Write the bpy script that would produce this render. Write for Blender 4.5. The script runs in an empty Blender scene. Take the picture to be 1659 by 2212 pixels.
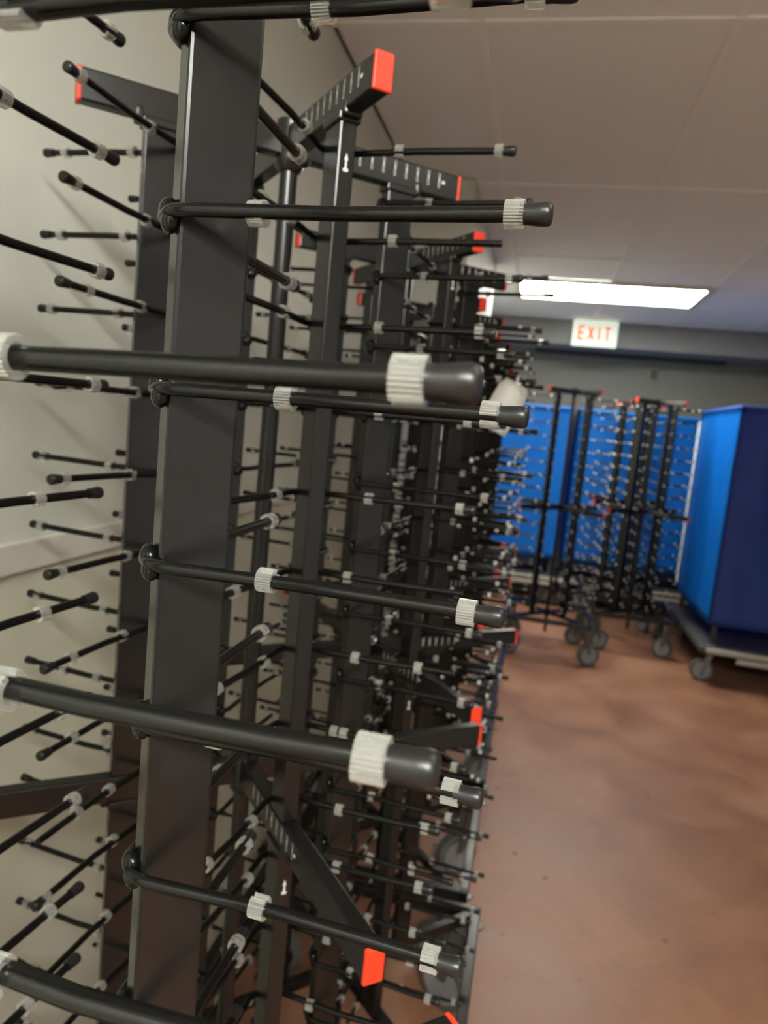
import bpy, bmesh, math, random
from mathutils import Vector, Matrix
import numpy as np
C = bpy.context.scene.collection
sc = bpy.context.scene
rnd = random.Random(7)
PI = math.pi

# ------------------------------------------------------------------ camera, world, exposure
EYE = 1.56                                    # camera height above the floor
F_PX, YAW, PITCH, ROLL = 1579.0, 0.1956, 0.1237, 0.0964
cam_d = bpy.data.cameras.new('camera')
cam = bpy.data.objects.new('camera', cam_d); C.objects.link(cam)
fw = Vector((-math.sin(YAW)*math.cos(PITCH), math.cos(YAW)*math.cos(PITCH), -math.sin(PITCH)))
rt = Vector((math.cos(YAW), math.sin(YAW), 0)); up = rt.cross(fw)
r2 = rt*math.cos(ROLL)+up*math.sin(ROLL); u2 = -rt*math.sin(ROLL)+up*math.cos(ROLL)
m = Matrix(((r2.x, u2.x, -fw.x, 0), (r2.y, u2.y, -fw.y, 0), (r2.z, u2.z, -fw.z, EYE), (0, 0, 0, 1)))
cam.matrix_world = m
cam_d.sensor_fit = 'VERTICAL'; cam_d.sensor_height = 24.0
cam_d.lens = F_PX/2212*24.0
cam_d.clip_start = 0.01; cam_d.clip_end = 60
cam_d.dof.use_dof = True; cam_d.dof.focus_distance = 0.345; cam_d.dof.aperture_fstop = 8.0
sc.camera = cam
w = bpy.data.worlds.new('world'); sc.world = w; w.use_nodes = True
w.node_tree.nodes['Background'].inputs[0].default_value = (.5, .5, .48, 1)
w.node_tree.nodes['Background'].inputs[1].default_value = 0.02
sc.view_settings.view_transform = 'Standard'; sc.view_settings.look = 'None'
sc.view_settings.exposure = 0.0; sc.view_settings.gamma = 1.0; sc.view_settings.use_curve_mapping = False
LIGHT_FAR, LIGHT_NEAR = 33.0, 106.0             # strength of the ceiling light panels

# ------------------------------------------------------------------ materials
def mat(name, col, rough=.5, metal=0, noise=None, bump=0, bscale=200, emit=None, trans=0, spec=.5, ior=1.45, alpha=None):
    M = bpy.data.materials.new(name); M.use_nodes = True
    nt = M.node_tree; b = nt.nodes['Principled BSDF']
    b.inputs['Base Color'].default_value = (*col, 1); b.inputs['Roughness'].default_value = rough
    b.inputs['Metallic'].default_value = metal; b.inputs['Specular IOR Level'].default_value = spec
    b.inputs['IOR'].default_value = ior; b.inputs['Transmission Weight'].default_value = trans
    if alpha is not None: b.inputs['Alpha'].default_value = alpha
    if emit: b.inputs['Emission Color'].default_value = (*emit[0], 1); b.inputs['Emission Strength'].default_value = emit[1]
    tc = nt.nodes.new('ShaderNodeTexCoord')
    if noise:                                  # (scale, second colour, low, high)
        n = nt.nodes.new('ShaderNodeTexNoise'); n.inputs['Scale'].default_value = noise[0]; n.inputs['Detail'].default_value = 6
        nt.links.new(tc.outputs['Object'], n.inputs['Vector'])
        r = nt.nodes.new('ShaderNodeValToRGB'); r.color_ramp.elements[0].position = noise[2]; r.color_ramp.elements[1].position = noise[3]
        r.color_ramp.elements[0].color = (*col, 1); r.color_ramp.elements[1].color = (*noise[1], 1)
        nt.links.new(n.outputs['Fac'], r.inputs['Fac']); nt.links.new(r.outputs['Color'], b.inputs['Base Color'])
    if bump:
        n2 = nt.nodes.new('ShaderNodeTexNoise'); n2.inputs['Scale'].default_value = bscale; n2.inputs['Detail'].default_value = 3
        nt.links.new(tc.outputs['Object'], n2.inputs['Vector'])
        bp = nt.nodes.new('ShaderNodeBump'); bp.inputs['Strength'].default_value = bump; bp.inputs['Distance'].default_value = .002
        nt.links.new(n2.outputs['Fac'], bp.inputs['Height']); nt.links.new(bp.outputs['Normal'], b.inputs['Normal'])
    return M

M_black = mat('black_powder_coat', (.0055, .0055, .0052), .26, bump=.02, bscale=900, noise=(60, (.0085, .0082, .0078), .5, .8), spec=.48)
M_rod = mat('black_rod', (.0030, .0030, .0028), .22, bump=.04, bscale=1200, spec=.30)
M_rub = mat('rubber_cap', (.0085, .0082, .0082), .34, spec=.35, bump=.04, bscale=500)
M_ring = mat('clear_plastic', (.70, .71, .66), .12, trans=.75, ior=1.42)
M_ring_sparkle = mat('clear_plastic_sparkle', (.60, .61, .57), .35)  # far clear rings: their sparkle put in as an opaque pale colour
_n = M_ring.node_tree; _t = _n.nodes.new('ShaderNodeBsdfTransparent'); _t.inputs[0].default_value = (.92, .92, .88, 1)
_m = _n.nodes.new('ShaderNodeMixShader'); _m.inputs[0].default_value = .44
_n.links.new(_n.nodes['Principled BSDF'].outputs[0], _m.inputs[1]); _n.links.new(_t.outputs[0], _m.inputs[2])
_n.links.new(_m.outputs[0], _n.nodes['Material Output'].inputs['Surface'])
M_red = mat('red_plastic', (.60, .034, .009), .45)
M_white = mat('white_print', (.55, .55, .52), .6)
M_wall = mat('wall_paint', (.615, .635, .565), .55, noise=(2.2, (.59, .605, .525), .4, .75), bump=.05, bscale=60)
M_wall2 = mat('wall_panel', (.60, .60, .485), .6, noise=(2.5, (.575, .57, .455), .4, .75), bump=.08, bscale=140)
M_trim = mat('rail_plastic', (.62, .60, .53), .5)
M_ceil = mat('ceiling_tile', (.85, .865, .86), .9, noise=(260, (.81, .825, .82), .35, .75), bump=.1, bscale=300)
M_tbar = mat('ceiling_grid', (.88, .88, .85), .5)
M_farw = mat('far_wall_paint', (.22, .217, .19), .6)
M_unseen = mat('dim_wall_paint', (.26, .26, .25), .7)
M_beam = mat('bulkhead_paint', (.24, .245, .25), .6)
M_dark = mat('dark_trim', (.03, .03, .03), .6)
M_lamp = mat('lamp_diffuser', (.9, .9, .86), .5, emit=((1.0, .965, .87), LIGHT_FAR))
M_lamp2 = mat('lamp_diffuser_warm', (.9, .9, .86), .5, emit=((1.0, 1.0, .93), LIGHT_NEAR))
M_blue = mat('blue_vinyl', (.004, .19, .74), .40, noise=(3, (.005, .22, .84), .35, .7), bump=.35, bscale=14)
M_blue_shade = mat('blue_vinyl_shade', (.042, .095, .38), .5, noise=(3, (.036, .082, .33), .35, .7), bump=.35, bscale=14)  # blue vinyl darkened: shade on the near cart's front put into the colour
M_strip = mat('pale_strip', (.72, .74, .74), .5)
M_deck = mat('grey_deck', (.045, .044, .041), .5)
M_bump = mat('bumper_strip', (.36, .33, .29), .45)
M_wheel = mat('wheel_hub', (.20, .205, .215), .5)
M_tyre = mat('wheel_tyre', (.085, .083, .076), .6)
M_steel = mat('zinc_steel', (.13, .13, .125), .35, metal=.6)
M_paper = mat('paper', (.74, .74, .68), .7)
M_exit = mat('exit_face', (.80, .86, .76), .4, emit=((.80, .92, .76), .55))
M_exitl = mat('exit_letter', (.80, .12, .05), .4, emit=((1.0, .16, .05), .45))

M_fill = mat('fill_diffuser_overhead', (.9, .9, .86), .5, emit=((1.0, .975, .89), LIGHT_NEAR*.05))  # for the unseen fill panel, no known fixture
# floor: worn reddish-brown sealed concrete
M_floor = mat('floor_coating', (.25, .115, .06), .34)
nt = M_floor.node_tree; b = nt.nodes['Principled BSDF']
tc = nt.nodes['Texture Coordinate']
def noise(scale, detail, dist=0):
    n = nt.nodes.new('ShaderNodeTexNoise'); n.inputs['Scale'].default_value = scale
    n.inputs['Detail'].default_value = detail; n.inputs['Distortion'].default_value = dist
    nt.links.new(tc.outputs['Object'], n.inputs['Vector']); return n
def ramp(src, stops):
    r = nt.nodes.new('ShaderNodeValToRGB'); e = r.color_ramp.elements
    while len(e) < len(stops): e.new(.5)
    for i, (p, c) in enumerate(stops): e[i].position = p; e[i].color = (*c, 1)
    nt.links.new(src, r.inputs['Fac']); return r
na = noise(2.6, 8, .6); ra_ = ramp(na.outputs['Fac'], [(.28, (.19, .084, .050)), (.52, (.26, .122, .068)), (.74, (.325, .170, .108))])
nb = noise(26, 4); rb_ = ramp(nb.outputs['Fac'], [(.66, (1, 1, 1)), (.76, (.55, .5, .48))])
mx = nt.nodes.new('ShaderNodeMixRGB'); mx.blend_type = 'MULTIPLY'; mx.inputs[0].default_value = .6
nt.links.new(ra_.outputs[0], mx.inputs[1]); nt.links.new(rb_.outputs[0], mx.inputs[2])
nv = nt.nodes.new('ShaderNodeTexVoronoi'); nv.inputs['Scale'].default_value = 5.0; nt.links.new(tc.outputs['Object'], nv.inputs['Vector'])
rv = ramp(nv.outputs['Distance'], [(.035, (1, 1, 1)), (.07, (0, 0, 0))])
mx2 = nt.nodes.new('ShaderNodeMixRGB'); mx2.inputs[2].default_value = (.10, .05, .035, 1)
nt.links.new(rv.outputs[0], mx2.inputs[0]); nt.links.new(mx.outputs[0], mx2.inputs[1])
nt.links.new(mx2.outputs[0], b.inputs['Base Color'])
rr = ramp(na.outputs['Fac'], [(.3, (.40,)*3), (.7, (.52,)*3)]); nt.links.new(rr.outputs[0], b.inputs['Roughness'])
bp = nt.nodes.new('ShaderNodeBump'); bp.inputs['Strength'].default_value = .25; bp.inputs['Distance'].default_value = .004
nt.links.new(nb.outputs['Fac'], bp.inputs['Height']); nt.links.new(bp.outputs['Normal'], b.inputs['Normal'])

# ------------------------------------------------------------------ mesh helpers
def mesh_of(name, bm, mats, smooth=False):
    me = bpy.data.meshes.new(name); bm.normal_update(); bm.to_mesh(me); bm.free()
    for q in (mats if isinstance(mats, (list, tuple)) else [mats]): me.materials.append(q)
    if smooth:
        me.polygons.foreach_set('use_smooth', [True]*len(me.polygons))
        if smooth is not True: me.set_sharp_from_angle(angle=math.radians(smooth))
    return me
def link(name, data, parent=None, loc=(0, 0, 0), rot=(0, 0, 0)):
    o = bpy.data.objects.new(name, data); C.objects.link(o)
    o.location = loc; o.rotation_euler = rot
    if parent: o.parent = parent
    return o
def tag(o, label=None, cat=None, group=None, kind=None):
    if label: o['label'] = label
    if cat: o['category'] = cat
    if group: o['group'] = group
    if kind: o['kind'] = kind
    return o
def thing(name, label, cat, loc=(0, 0, 0), rotz=0, group=None):
    return tag(link(name, None, None, loc, (0, 0, rotz)), label, cat, group)
def add_box(bm, c, s, rotz=0, mi=0, bevel=0, seg=2):
    r = bmesh.ops.create_cube(bm, size=1.0); vs = r['verts']
    for v in vs: v.co = Vector((v.co.x*s[0], v.co.y*s[1], v.co.z*s[2]))
    fs = list({f for v in vs for f in v.link_faces})
    if bevel:
        es = list({e for v in vs for e in v.link_edges})
        q = bmesh.ops.bevel(bm, geom=es, offset=bevel, segments=seg, affect='EDGES', profile=.5)
        fs = list({f for f in q['faces']} | {f for f in fs if f.is_valid}); vs = list({v for f in fs for v in f.verts})
    R = Matrix.Rotation(rotz, 3, 'Z')
    for v in vs: v.co = R @ v.co + Vector(c)
    for f in fs: f.material_index = mi
    return vs
def box(name, c, s, m, parent=None, bevel=0, rotz=0, seg=2):
    bm = bmesh.new(); add_box(bm, (0, 0, 0), s, 0, 0, bevel, seg)
    return link(name, mesh_of(name, bm, m, 18 if bevel else False), parent, c, (0, 0, rotz))
def add_tube(bm, pts, r, n=10, mi=0, caps=True):
    pts = [Vector(p) for p in pts]; rings = []
    radii = r if isinstance(r, (list, tuple)) else [r]*len(pts)
    for i, p in enumerate(pts):
        t = (pts[min(i+1, len(pts)-1)]-pts[max(i-1, 0)]).normalized()
        a = t.cross(Vector((0, 0, 1)))
        if a.length < 1e-4: a = t.cross(Vector((1, 0, 0)))
        a.normalize(); bb = t.cross(a)
        rings.append([bm.verts.new(p+(a*math.cos(2*PI*k/n)+bb*math.sin(2*PI*k/n))*radii[i]) for k in range(n)])
    for i in range(len(rings)-1):
        for k in range(n):
            f = bm.faces.new((rings[i][k], rings[i][(k+1) % n], rings[i+1][(k+1) % n], rings[i+1][k])); f.material_index = mi
    if caps:
        bm.faces.new(rings[0]).material_index = mi; bm.faces.new(rings[-1][::-1]).material_index = mi
def add_ellipsoid(bm, c, s, mi=0, u=10, v=6):
    r = bmesh.ops.create_uvsphere(bm, u_segments=u, v_segments=v, radius=1)
    for x in r['verts']: x.co = Vector((x.co.x*s[0], x.co.y*s[1], x.co.z*s[2]))+Vector(c)
    for f in {f for x in r['verts'] for f in x.link_faces}: f.material_index = mi

# ------------------------------------------------------------------ the room
XL, XR, YB, YF, CEIL = -.685, 2.15, -3.2, 7.6, EYE+1.06
def struct(o, label=None):
    o['kind'] = 'structure'
    if label: o['label'] = label
    return o
struct(box('floor', ((XL+XR)/2, (YB+YF)/2, -.05), (XR-XL+.4, YF-YB+.4, .1), M_floor), 'worn reddish-brown sealed floor')
RAIL = EYE-.235
wl = struct(link('wall_left', None, None, (XL, 0, 0)), 'cream left wall with a chair rail')
box('wall_panel', (-.05, (YB+YF)/2, (RAIL+CEIL)/2), (.1, YF-YB, CEIL-RAIL), M_wall, wl)
o = box('wall_panel', (-.05, (YB+YF)/2, RAIL/2), (.1, YF-YB, RAIL), M_wall2, wl); o['label'] = 'darker beige wall below the rail'
struct(box('trim_1', (XL+.004, (YB+YF)/2, RAIL), (.008, YF-YB, .045), M_trim, None, .003), 'pale chair rail on the left wall')
struct(box('baseboard_left', (XL+.006, (YB+YF)/2, .05), (.012, YF-YB, .1), M_dark), 'dark baseboard of the left wall')
struct(box('wall_right', (XR+.05, (YB+YF)/2, CEIL/2), (.1, YF-YB, CEIL), M_unseen), 'dim right wall')
struct(box('wall_back', ((XL+XR)/2, YB-.05, CEIL/2), (XR-XL, .1, CEIL), M_unseen), 'dim wall behind the camera')
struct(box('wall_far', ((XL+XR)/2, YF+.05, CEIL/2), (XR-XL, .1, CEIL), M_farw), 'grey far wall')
# bulkhead across the far end and the boxed soffit along the left wall
bh_z = EYE+.845
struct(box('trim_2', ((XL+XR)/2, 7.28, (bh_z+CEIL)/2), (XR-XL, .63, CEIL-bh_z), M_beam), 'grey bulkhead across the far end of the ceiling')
struct(box('shade_strip', (.75, 7.50, bh_z-.012), (1.75, .18, .022), M_dark), 'black strip for the shade under the bulkhead')  # shade on the bulkhead's underside put in as a black strip
struct(box('trim_4', ((XL-.39)/2, (3.26+4.9)/2, (EYE+.46+CEIL)/2), (-.39-XL, 4.9-3.26, CEIL-EYE-.46), M_wall, None, .004), 'cream boxed soffit above the racks')
# ceiling tiles and grid bars
ce = struct(link('ceiling', None, None, (0, 0, CEIL)), 'suspended ceiling of large tiles')
box('ceiling_slab', ((XL+XR)/2, (YB+YF)/2, .10), (XR-XL+.4, YF-YB+.4, .1), M_ceil, ce)
xs = [XL, -.275, .365, 1.005, 1.645, XR]
ys = [YB, -2.84, -1.62, -.34, .84, 2.06, 3.33, 4.60, 5.24, 5.92, YF]
LIGHTS = [(-.275, 1.005, 5.24, 5.92), (-.275, 1.005, -1.62, -.96), (.365, 1.645, .18, .84)]
for i in range(len(xs)-1):
    for j in range(len(ys)-1):
        x0, x1, y0, y1 = xs[i], xs[i+1], ys[j], ys[j+1]
        if i in (1, 2) and j == 7+1: continue        # the far light panel sits here
        if i in (1, 2) and j == 2: y0 = -.96
        if i in (2, 3) and j == 3: y1 = .18
        bm = bmesh.new(); add_box(bm, (0, 0, 0), (x1-x0-.016, y1-y0-.016, .014), bevel=.003, seg=1)
        link('ceiling_tile', mesh_of('ceiling_tile', bm, M_ceil), ce, ((x0+x1)/2, (y0+y1)/2, .012+rnd.uniform(-.0015, .0015)))
for x in xs[1:-1]: box('grid_bar', (x, (YB+YF)/2, .003), (.024, YF-YB, .006), M_tbar, ce)
for y in ys[1:-1]+[-.96, .18]: box('grid_bar', ((XL+XR)/2, y, .0015), (XR-XL, .024, .006), M_tbar, ce)

def ceiling_light(x0, x1, y0, y1, m, label):
    t = thing('ceiling_light', label, 'light', ((x0+x1)/2, (y0+y1)/2, CEIL), 0, 'fluorescent ceiling panels')
    bm = bmesh.new(); W, D = x1-x0, y1-y0
    for sx in (-1, 1): add_box(bm, (sx*(W/2-.006), 0, -.006), (.044, D+.032, .022))
    for sy in (-1, 1): add_box(bm, (0, sy*(D/2-.006), -.006), (W-.056, .044, .022))
    link('frame', mesh_of('frame', bm, M_trim), t)
    box('diffuser', (0, 0, -.004), (W-.056, D-.056, .008), m, t)
ceiling_light(*LIGHTS[0], M_lamp, 'glowing white ceiling light panel near the exit sign')
ceiling_light(*LIGHTS[1], M_lamp2, 'ceiling light panel just behind the camera')
ceiling_light(*LIGHTS[2], M_fill, 'added unseen fill panel overhead on the right')  # added out of view to brighten the left wall and near post

# ------------------------------------------------------------------ hook rack geometry
RA, LEG, SP, TILT, ROD = .133, .2044, .8257, .0085, .0037
LT, LM, ZT, ZM, ZB = .2515, .4025, EYE+.3325, EYE-.4983, EYE-1.28
HALF = .306
UP_Z = [EYE+.290-.0951*k for k in range(9)]
LO_Z = [EYE-.546-.0951*k for k in range(8)]
def legdir(s): return Vector((math.cos(s*SP), math.sin(s*SP), TILT)).normalized()
def legpos(s, t): return Vector((math.cos(s*SP)*t, math.sin(s*SP)*t, TILT*t))

def hook_bm(n=12, weld=True, short=(0, 0), joined=False, seed=0):
    """V-shaped rod: apex on the inner edge of a post, one leg passing on each side of it."""
    bm = bmesh.new()
    half = [(.0, .0), (.0, .0045), (.0008, .0090), (.0030, .0132), (.0070, .0185)]
    L = [legpos(1, LEG-(.004 if not short[0] else .010)), legpos(1, .10)]
    L += [Vector((x, y, 0)) for x, y in half[::-1]]
    L += [Vector((x, -y, 0)) for x, y in half[1:]]
    L += [legpos(-1, .10), legpos(-1, LEG-(.004 if not short[1] else .010))]
    add_tube(bm, L, ROD, n)
    if weld:
        add_ellipsoid(bm, (.0016, .003, .0020), (.0053, .0086, .0076), 0, 14, 10)
        add_ellipsoid(bm, (.0014, -.003, -.0042), (.0050, .0080, .0068), 0, 14, 10)
    if joined:
        rg = random.Random(seed)
        for s in (1, -1):
            for t in (.072+rg.uniform(-.01, .012), .187+rg.uniform(-.012, .004)):
                add_tube(bm, [legpos(s, t-.0045), legpos(s, t+.0045)], .0064, 8, 1)
            if rg.random() < .8: add_tube(bm, [legpos(s, LEG-.014), legpos(s, LEG-.004), legpos(s, LEG)], [.0048, .0058, .0040], 8, 2)
    return bm
def ring_bm(nf=28, gap=3):
    bm = bmesh.new(); n = nf*2; cols = []
    for k in range(n+1-gap*2):
        a = 2*PI*k/n; ro = .0067 if k % 2 else .0062; ri = .0041
        cols.append([bm.verts.new((x, math.cos(a)*r, math.sin(a)*r)) for x, r in ((-.0045, ri), (-.0045, ro), (.0045, ro), (.0045, ri))])
    for a, b_ in zip(cols[:-1], cols[1:]):
        for q in range(4): bm.faces.new((a[q], a[(q+1) % 4], b_[(q+1) % 4], b_[q]))
    bm.faces.new(cols[0]); bm.faces.new(cols[-1][::-1])
    return bm
def cap_bm(n=20):
    prof = [(-.0150, .0040), (-.0150, .0046), (-.0110, .0048), (-.0060, .0053), (-.0030, .0055), (-.0012, .0051), (-.0003, .0041), (0, .0023)]
    bm = bmesh.new(); add_tube(bm, [(x, 0, 0) for x, r in prof], [r for x, r in prof], n); return bm
HOOK = mesh_of('hook', hook_bm(14), M_rod, 50)
HOOK_LO = mesh_of('hook', hook_bm(10), M_rod, 50)
RING = mesh_of('grip_ring', ring_bm(), M_ring, 20)
CAP = mesh_of('rubber_cap', cap_bm(), M_rub, 50)
HOOKJ = [mesh_of('hook', hook_bm(8, True, (0, 0), True, s), [M_rod, M_ring_sparkle, M_rub], 50) for s in range(6)]

def arm_mesh(L, name='arm'):
    bm = bmesh.new(); add_box(bm, ((.012+L-.004)/2, 0, 0), (L-.004-.012, .020, .035), bevel=.0025); return mesh_of(name, bm, M_black, 18)
ARM_T, ARM_M = arm_mesh(LT), arm_mesh(LM)
bm = bmesh.new(); add_box(bm, (.003, 0, 0), (.005, .0212, .0362), bevel=.0018); ENDCAP = mesh_of('end_cap', bm, M_red, 18)
def scale_marks_mesh(L, x0, dx):
    """nine white printed marks (twin tick, dot, small open oval) and an arrow tip, printed on one side of an arm"""
    bm = bmesh.new()
    for side in (-1,):
        y = side*.01015
        def q(pts):
            vs = [bm.verts.new((x, y, z)) for x, z in pts]
            bm.faces.new(vs if side < 0 else vs[::-1])
        for i in range(9):
            x = x0+dx*i; z = .003; K = 1.45; q0 = q; q = lambda P, q0=q0, z=z: q0([(a, z+(b-z)*K) for a, b in P])
            q([(x-.0016, z+.0075), (x-.0009, z+.0075), (x-.0006, z+.004), (x-.0013, z+.004)])
            q([(x+.0009, z+.0075), (x+.0016, z+.0075), (x+.0013, z+.004), (x+.0006, z+.004)])
            q([(x-.0012, z+.003), (x, z+.0042), (x+.0012, z+.003), (x+.0010, z), (x, z-.0008), (x-.0010, z)])
            n = 10; P = [(x+math.sin(2*PI*k/n)*.0016, z-.0032+math.cos(2*PI*k/n)*.0030) for k in range(n)]
            I = [(x+math.sin(2*PI*k/n)*.0009, z-.0032+math.cos(2*PI*k/n)*.0022) for k in range(n)]
            for k in range(n): q([P[k], I[k], I[(k+1) % n], P[(k+1) % n]])
            q = q0
        xe = x0+dx*8+.0035
        q([(xe, .0025), (xe+.002, .005), (xe+.006, .0045), (xe+.006, .001), (xe+.002, .0005)])
    return mesh_of('scale_marks', bm, M_white)
SC_T, SC_M = scale_marks_mesh(LT, .075, .0175), scale_marks_mesh(LM, .075, .0175)
def post_mesh(z0, z1):
    bm = bmesh.new(); add_box(bm, (0, 0, (z1-z0)/2), (.040, .020, z1-z0), bevel=.0022)
    return mesh_of('post', bm, M_black, 18)
POST_U, POST_L = post_mesh(ZM+.0175, ZT-.0175), post_mesh(ZB+.015, ZM-.0175)
def arrow_mesh():                              # white printed up arrow standing on a short curved foot
    bm = bmesh.new()
    pts = [(-.0012, 0), (.0012, 0), (.0010, .009), (.0024, .009), (0, .016), (-.0024, .009), (-.0010, .009)]
    bm.faces.new([bm.verts.new((.0202, y, z)) for y, z in pts])
    bm.faces.new([bm.verts.new((.0202, y, z)) for y, z in [(-.0034, -.0005), (-.0026, -.0028), (.0026, -.0028), (.0034, -.0005), (.0024, .0006), (-.0024, .0006)]])
    return mesh_of('arrow_mark', bm, M_white)
ARROW = arrow_mesh()
bm = bmesh.new(); add_box(bm, (0, 0, 0), (.046, .026, .010), bevel=.002)
add_box(bm, (.026, 0, .006), (.010, .022, .016), bevel=.003)
COLLAR = mesh_of('clamp', bm, M_black, 18)
bm = bmesh.new(); add_tube(bm, [(0, 0, .13), (0, 0, ZT-.03)], .0112, 20)
POLE = mesh_of('pole', bm, M_black, 50)
def hub_mesh():
    bm = bmesh.new()
    add_tube(bm, [(0, 0, -.034), (0, 0, -.028), (0, 0, -.018), (0, 0, .0180), (0, 0, .026), (0, 0, .0265)], [.0135, .018, .018, .0195, .0195, .015], 20)
    return mesh_of('hub', bm, M_black, 40)
HUB = hub_mesh()
bm = bmesh.new(); add_box(bm, (0, 0, 0), (2*HALF, .026, .030), bevel=.003); RAILM = mesh_of('base_rail', bm, M_black, 18)
bm = bmesh.new(); add_box(bm, (.012+(HALF*1.414-.04)/2, 0, 0), (HALF*1.414-.04, .022, .024), bevel=.002); BASEARM = mesh_of('base_arm', bm, M_black, 18)
def caster_meshes():
    bm = bmesh.new()
    add_box(bm, (0, 0, 0), (.085, .070, .006), bevel=.001)
    add_tube(bm, [(0, 0, -.003), (0, 0, -.022)], [.026, .022], 16)
    for s in (-1, 1):
        vs = [(-.020, s*.026, -.02), (.020, s*.026, -.02), (.052, s*.026, -.175), (.026, s*.026, -.175)]
        A = [bm.verts.new(v) for v in vs]; B = [bm.verts.new((v[0], v[1]-s*.004, v[2])) for v in vs]
        bm.faces.new(A); bm.faces.new(B[::-1])
        for k in range(4): bm.faces.new((A[k], B[k], B[(k+1) % 4], A[(k+1) % 4]))
    add_box(bm, (0, 0, -.024), (.046, .056, .006))
    bmesh.ops.recalc_face_normals(bm, faces=bm.faces)
    fork = mesh_of('caster_fork', bm, M_steel, 40)
    bm = bmesh.new(); R, W = .075, .019
    add_tube(bm, [(0, -W, 0), (0, -W+.003, 0), (0, W-.003, 0), (0, W, 0)], [R-.006, R, R, R-.006], 28)
    tyre = mesh_of('wheel', bm, M_tyre, 40)
    bm = bmesh.new(); add_tube(bm, [(0, -W-.0015, 0), (0, W+.0015, 0)], R*.74, 24)
    add_tube(bm, [(0, -W-.006, 0), (0, W+.006, 0)], .014, 12); disc = mesh_of('wheel_disc', bm, M_wheel, 40)
    return fork, tyre, disc
FORK, TYRE, DISC = caster_meshes()

def place_ring(h, s, t, g):
    o = link('grip_ring', RING, h, legpos(s, t))
    d = legdir(s); o.rotation_euler = (Matrix.Rotation(s*SP, 4, 'Z') @ Matrix.Rotation(-TILT, 4, 'Y') @ Matrix.Rotation(g, 4, 'X')).to_euler()
def place_cap(h, s):
    o = link('rubber_cap', CAP, h, legpos(s, LEG))
    o.rotation_euler = (0, -TILT, s*SP)

def make_rack(label, hx, hy, th, detail, rings=None, nocap=(), tune=None, ra=RA, seed=0):
    rg = random.Random(100+seed); rings = rings or {}; tune = tune or {}
    t = thing('hook_rack', label, 'rack', (hx, hy, 0), 0, 'black hook racks on casters')
    link('pole', POLE, t)
    for z in (ZT, ZM, ZB): link('hub', HUB, t, (0, 0, z))
    for q, dirn in enumerate('RBLF'):
        a = th+{'R': 0, 'B': PI/2, 'L': PI, 'F': -PI/2}[dirn]; ca, sa = math.cos(a), math.sin(a)
        for z, L, AM, SM in ((ZT, LT, ARM_T, SC_T), (ZM, LM, ARM_M, SC_M)):
            am = link('arm', AM, t, (0, 0, z), (0, 0, a))
            c = link('end_cap', ENDCAP, am, (L-.006, 0, 0)); c['label'] = 'red plastic end cap'
            s = tag(link('scale_marks', SM, am), 'white printed scale marks', kind='stuff')
        rp = ra+.0045+.020
        for z, PM, top in ((ZM+.0175, POST_U, ZT-.0175), (ZB+.015, POST_L, ZM-.0175)):
            po = link('post', PM, t, (rp*ca, rp*sa, z), (0, 0, a))
            mk = link('arrow_mark', ARROW, po, (0, 0, top-z-.055)); mk['label'] = 'white printed arrow'
            link('clamp', COLLAR, po, (0, 0, top-z-.003))
        for k, z in enumerate(UP_Z+LO_Z):
            roll, dz = tune.get((dirn, k), (rg.uniform(-.012, .012) if seed else 0, rg.uniform(-.0015, .0015)))
            loc = (ra*ca, ra*sa, z+dz)
            if detail:
                h = link('hook', HOOK if seed == 0 else HOOK_LO, t, loc, (roll, 0, a))
                h.rotation_euler = (Matrix.Rotation(a, 3, 'Z') @ Matrix.Rotation(roll, 3, 'X')).to_euler()
                for s in (1, -1):
                    ts = rings.get((dirn, s, k))
                    if ts is None:
                        ts = [.072+rg.uniform(-.010, .012)]
                        ts.append(.1865 if rg.random() < .7 else rg.uniform(.13, .18))
                    for tt in ts: place_ring(h, s, tt, rg.uniform(0, 6))
                    if (dirn, s, k) not in nocap and (rg.random() < .88 or (dirn, s, k) in rings): place_cap(h, s)
            else:
                h = link('hook', HOOKJ[rg.randrange(6)], t, loc)
                h.rotation_euler = (Matrix.Rotation(a, 3, 'Z') @ Matrix.Rotation(roll, 3, 'X')).to_euler()
    th0 = 0.0                                  # the base frame stands square to the room
    for q in range(4):
        a = th0+q*PI/2
        link('base_rail', RAILM, t, (math.cos(a)*(HALF-.013), math.sin(a)*(HALF-.013), ZB), (0, 0, a+PI/2))
        a2 = a+PI/4; link('base_arm', BASEARM, t, (0, 0, ZB), (0, 0, a2))
        cr = HALF*1.414-.055
        fk = link('caster', FORK, t, (math.cos(a2)*cr, math.sin(a2)*cr, ZB-.018), (0, 0, a2+PI+rg.uniform(-.5, .5) if (seed, q) not in SWIVEL else SWIVEL[(seed, q)]))
        ws = (EYE-1.28-.018)-.075
        link('wheel', TYRE, fk, (.039, 0, -ws)); o = link('wheel_disc', DISC, fk, (.039, 0, -ws)); o['label'] = 'grey wheel disc'
    return t
SWIVEL = {(2, 0): 2.6, (2, 3): 2.2, (8, 3): .3, (9, 0): 1.0}

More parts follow.
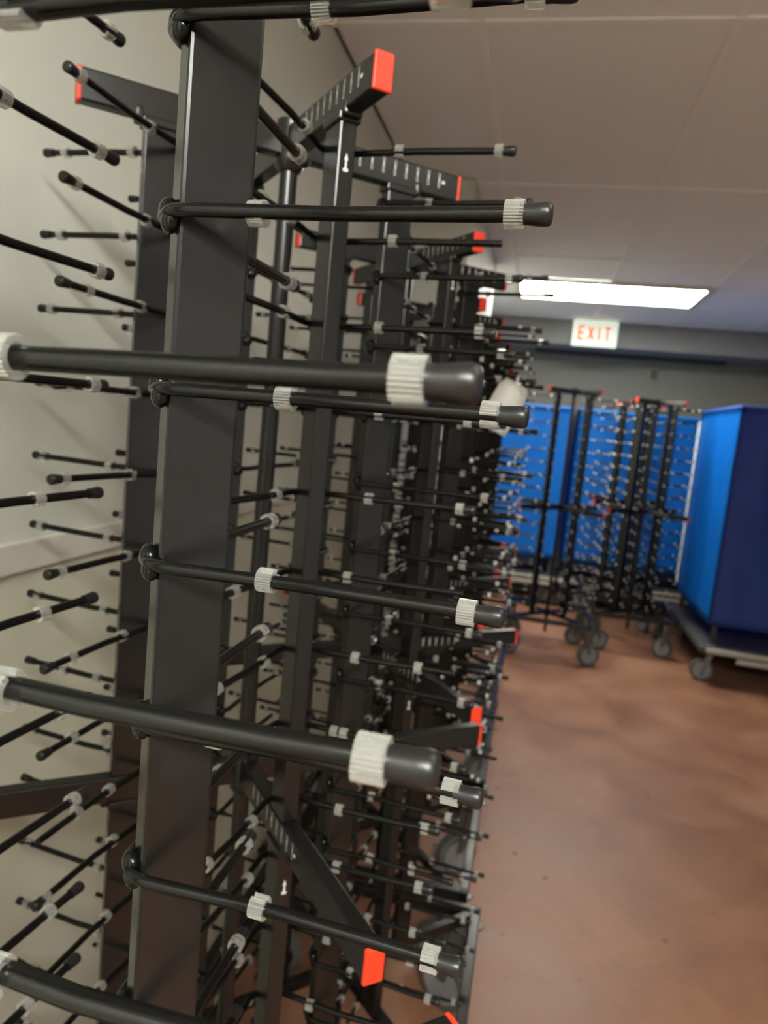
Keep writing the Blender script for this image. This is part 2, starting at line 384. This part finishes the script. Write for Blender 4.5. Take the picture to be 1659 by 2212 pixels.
r0 = {('R', -1, k): v for k, v in {1: (.0824, .1856), 2: (.0546, .187), 3: (.0785, .1863), 4: (.0758, .1857), 5: (.0516, .1878), 6: (.0865, .1869)}.items()}
r0.update({('F', 1, k): v for k, v in {2: (.0674, .1866), 3: (.0676, .1862), 4: (.0698, .186), 5: (.07, .1822)}.items()})
r0.update({('B', -1, k): v for k, v in {0: (.08, .1865), 1: (.0816, .1808), 2: (.07, .1865), 3: (.075, .1865), 4: (.0748, .1279), 5: (.075, .1382), 6: (.08, .1644)}.items()})
r0.update({('R', 1, k): (.07, .1865) for k in range(9)})
r1 = {('F', 1, k): v for k, v in {0: (.079, .1865), 1: (.0807,), 2: (.0737, .1865), 3: (.0836, .1849), 4: (.0813, .1865), 5: (.0641,), 6: (.0827, .1583), 7: (.0649, .0772), 8: (.0802, .1865)}.items()}
r1.update({('L', 1, k): v for k, v in {0: (.0684, .1865), 1: (.0652, .1865), 2: (.0678, .1612), 3: (.0698, .1865), 4: (.07, .1852), 5: (.0709, .1849), 6: (.0699, .161)}.items()})
r1.update({('L', -1, k): v for k, v in {0: (.0704, .1703), 1: (.0752, .1726), 2: (.0796, .1827), 4: (.0802, .1865), 5: (.0767, .1865), 6: (.0775, .1865)}.items()})
nc1 = {('F', 1, 1), ('F', 1, 5), ('F', 1, 6), ('F', 1, 7), ('L', 1, 8)}
RACKS = [
 ('nearest black hook rack, hooks cut off by the left edge of the picture', -.3081, .2863, .7297, True),
 ('second black hook rack from the camera, its red-capped top arms crossing at upper left', -.3467, .92, .697, True),
 ('third black hook rack from the camera in the row along the left wall', -.305, 1.55, .70, True),
 ('fourth black hook rack from the camera in the row along the left wall', -.345, 2.205, .70, False),
 ('fifth black hook rack from the camera in the row along the left wall', -.345, 2.87, .71, False),
 ('sixth black hook rack from the camera in the row along the left wall', -.350, 3.53, .70, False),
 ('last black hook rack of the row along the left wall', -.345, 4.22, .72, False),
]
for i, (lab, x, y, th, det) in enumerate(RACKS):
    make_rack(lab, x, y, th, det, {0: r0, 1: r1}.get(i), nc1 if i == 1 else (),
              {('F', 3): (.02, .0015), ('F', 2): (.02, .001)} if i == 0 else None, .1333, i)
make_rack('black hook rack in the aisle at the far end, left of the other two', .218, 5.43, .785, False, seed=8)
make_rack('black hook rack right beside the tall blue cart', .86, 5.90, .785, False, seed=9)
make_rack('black hook rack behind the one beside the tall blue cart', .80, 6.60, .785, False, seed=10)

# ------------------------------------------------------------------ blue covered carts
def panel_bm(w, h, nx, nz, seed, amp):
    """a vinyl side hanging in x-z, bulging and creased a little"""
    rg = random.Random(seed); ph = [rg.uniform(0, 6) for _ in range(6)]
    bm = bmesh.new(); G = []
    for i in range(nx+1):
        col = []
        for j in range(nz+1):
            x, z = (i/nx-.5)*w, j/nz*h; u, v = i/nx, j/nz
            e = math.sin(PI*u)*min(1, 4*(1-v))
            d = amp*e*(.6*math.sin(5*u+2*v+ph[0])+.5*math.sin(11*u-3*v+ph[1])+.4*math.sin(7*v+ph[2]+2*u)+.3*math.sin(23*u+ph[3]+4*v))
            col.append(bm.verts.new((x, d, z)))
        G.append(col)
    for i in range(nx):
        for j in range(nz): bm.faces.new((G[i][j], G[i+1][j], G[i+1][j+1], G[i][j+1]))
    bmesh.ops.solidify(bm, geom=bm.faces[:], thickness=.006)
    return bm
def cart(label, x, y, rotz, W, D, zb, zt, seed, strip=None, lip=.05):
    t = thing('covered_cart', label, 'cart', (x, y, 0), rotz, 'tall carts with blue fabric covers')
    H = zt-zb
    for nm, mm, loc, rz, ww in (('front_cover', M_blue_shade if strip else M_blue, (0, -D/2, zb), 0, W), ('back_cover', M_blue, (0, D/2, zb), PI, W),
                            ('side_cover', M_blue, (-W/2, 0, zb), -PI/2, D), ('side_cover', M_blue, (W/2, 0, zb), PI/2, D)):
        link(nm, mesh_of(nm, panel_bm(ww, H, 22, 26, seed+len(nm)+int(rz*3), .014), mm, True), t, loc, (0, 0, rz))
    bm = bmesh.new(); add_box(bm, (0, 0, zt+.008), (W+.012, D+.012, .022), bevel=.008)
    link('top_cover', mesh_of('top_cover', bm, M_blue_shade if strip else M_blue, 40), t)
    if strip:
        box('edge_strip', (-W/2-.012, D/2-.02, (zb+.06+zt-.07)/2), (.012, .034, zt-zb-.13), M_strip, t, .004)['label'] = 'pale strip down the cover edge'  # upright pale strip at the far left corner of the cover
    dz = .235
    bm = bmesh.new(); add_box(bm, (0, 0, dz), (W+2*lip, D+.12, .055), bevel=.02, seg=3); link('deck', mesh_of('deck', bm, M_deck, 40), t)
    for sy in (-1, 1):
        bm = bmesh.new(); add_box(bm, (0, 0, 0), (W+.02, .024, .036), bevel=.006); add_box(bm, (.08, sy*-.01, -.048), (W-.22, .03, .04), bevel=.008)
        o = link('bumper', mesh_of('bumper', bm, M_bump, 40), t, (0, sy*(D/2+.066), dz)); o['label'] = 'pale bumper strip'
    for sx in (-1, 1):
        for sy in (-1, 1): box('frame_post', (sx*(W/2-.05), sy*(D/2-.05), (dz+zb)/2), (.03, .03, zb-dz+.1), M_dark, t)
    for q, (sx, sy) in enumerate(((-1, -1), (1, -1), (-1, 1), (1, 1))):
        fk = link('caster', FORK, t, (sx*(W/2-.04), sy*(D/2-.02), .21), (0, 0, math.atan2(-sy, -sx)+rnd.uniform(-.4, .4) if q or not strip else 3.0))
        link('wheel', TYRE, fk, (.039, 0, -.135)); link('wheel_disc', DISC, fk, (.039, 0, -.135))
cart('tall blue covered cart nearest, at the right edge of the picture', 1.285+.31, 5.82, 0, .62, 1.2, EYE-1.16, EYE+.31, 1, True)
cart('blue covered cart against the far wall, behind the leftmost aisle rack', -.02, 7.28, 0, .64, .5, EYE-1.14, EYE+.27, 2, None, .015)
cart('blue covered cart against the far wall, behind the racks beside the tall cart', 1.0, 7.28, 0, 1.30, .5, EYE-1.14, EYE+.27, 5, None, .015)

# ------------------------------------------------------------------ exit sign, wall box, tag
t = thing('exit_sign', 'lit white EXIT sign with red letters hanging from the ceiling', 'sign', (.385, 6.86, EYE+.825))
bm = bmesh.new(); add_box(bm, (0, 0, .115), (.39, .045, .23), bevel=.012); link('housing', mesh_of('housing', bm, M_exit, 40), t)
bm = bmesh.new(); add_box(bm, (0, 0, .229+.004), (.12, .05, .010), bevel=.002); link('mount', mesh_of('mount', bm, M_tbar, 40), t)
def letter(ch, x):
    bm = bmesh.new(); w_, h_, s_ = .058, .125, .017
    B = lambda cx, cz, sx, sz, r=0: add_box_r(bm, cx, cz, sx, sz, r)
    if ch == 'E':
        B(-w_/2+s_/2, 0, s_, h_)
        for z in (-1, 0, 1): B(.004, z*(h_-s_)/2, w_-.008, s_)
    if ch == 'X':
        for r in (-1, 1): B(0, 0, s_, h_*1.03, r*.40)
    if ch == 'I': B(0, 0, s_, h_)
    if ch == 'T': B(0, 0, s_, h_); B(0, (h_-s_)/2, w_, s_)
    link('letter', mesh_of('letter', bm, M_exitl), t, (x, -.0245, .115))['label'] = 'red letter %s' % ch
def add_box_r(bm, cx, cz, sx, sz, r):
    rr_ = bmesh.ops.create_cube(bm, size=1)['verts']; R = Matrix.Rotation(r, 3, 'Y')
    for v in rr_: v.co = R @ Vector((v.co.x*sx, v.co.y*.004, v.co.z*sz))+Vector((cx, 0, cz))
for ch, x in zip('EXIT', (-.118, -.036, .034, .106)): letter(ch, x)

t = thing('wall_box', 'small brown box high on the far wall', 'box', (1.02, 7.6, EYE+.70))
box('back_plate', (0, -.006, 0), (.07, .012, .11), M_bump, t, .003)
box('box_cover', (0, -.024, -.004), (.055, .026, .085), mat('brown_plastic', (.10, .085, .055), .5), t, .006)

def tag_bm():
    bm = bmesh.new(); n = 6; G = []
    prof = [(-.021, 0), (.021, 0)]
    for j in range(n+1):
        z = -.100*j/n; bend = .003*math.sin(2.2*j/n)
        G.append([bm.verts.new((x*(1-.25*(1 if j == 0 else 0)), bend, z)) for x in (-.030, 0, .030)])
    for a, b_ in zip(G[:-1], G[1:]):
        for k in range(2): bm.faces.new((a[k], b_[k], b_[k+1], a[k+1]))
    bmesh.ops.solidify(bm, geom=bm.faces[:], thickness=.0006)
    return bm
t = thing('paper_tag', 'white paper tag hanging tilted near the hook tips of the third rack', 'tag', (-.050, 1.425, EYE+.094))
o = link('paper', mesh_of('paper', tag_bm(), M_paper, True), t, (0, 0, 0), (-.12, .42, .20))
bm = bmesh.new(); add_tube(bm, [(.0, .0, .0), (.002, 0, .012), (0, 0, .02), (-.002, 0, .012), (0, 0, 0)], .0006, 5); link('string', mesh_of('string', bm, M_paper), t, (0, 0, -.004))
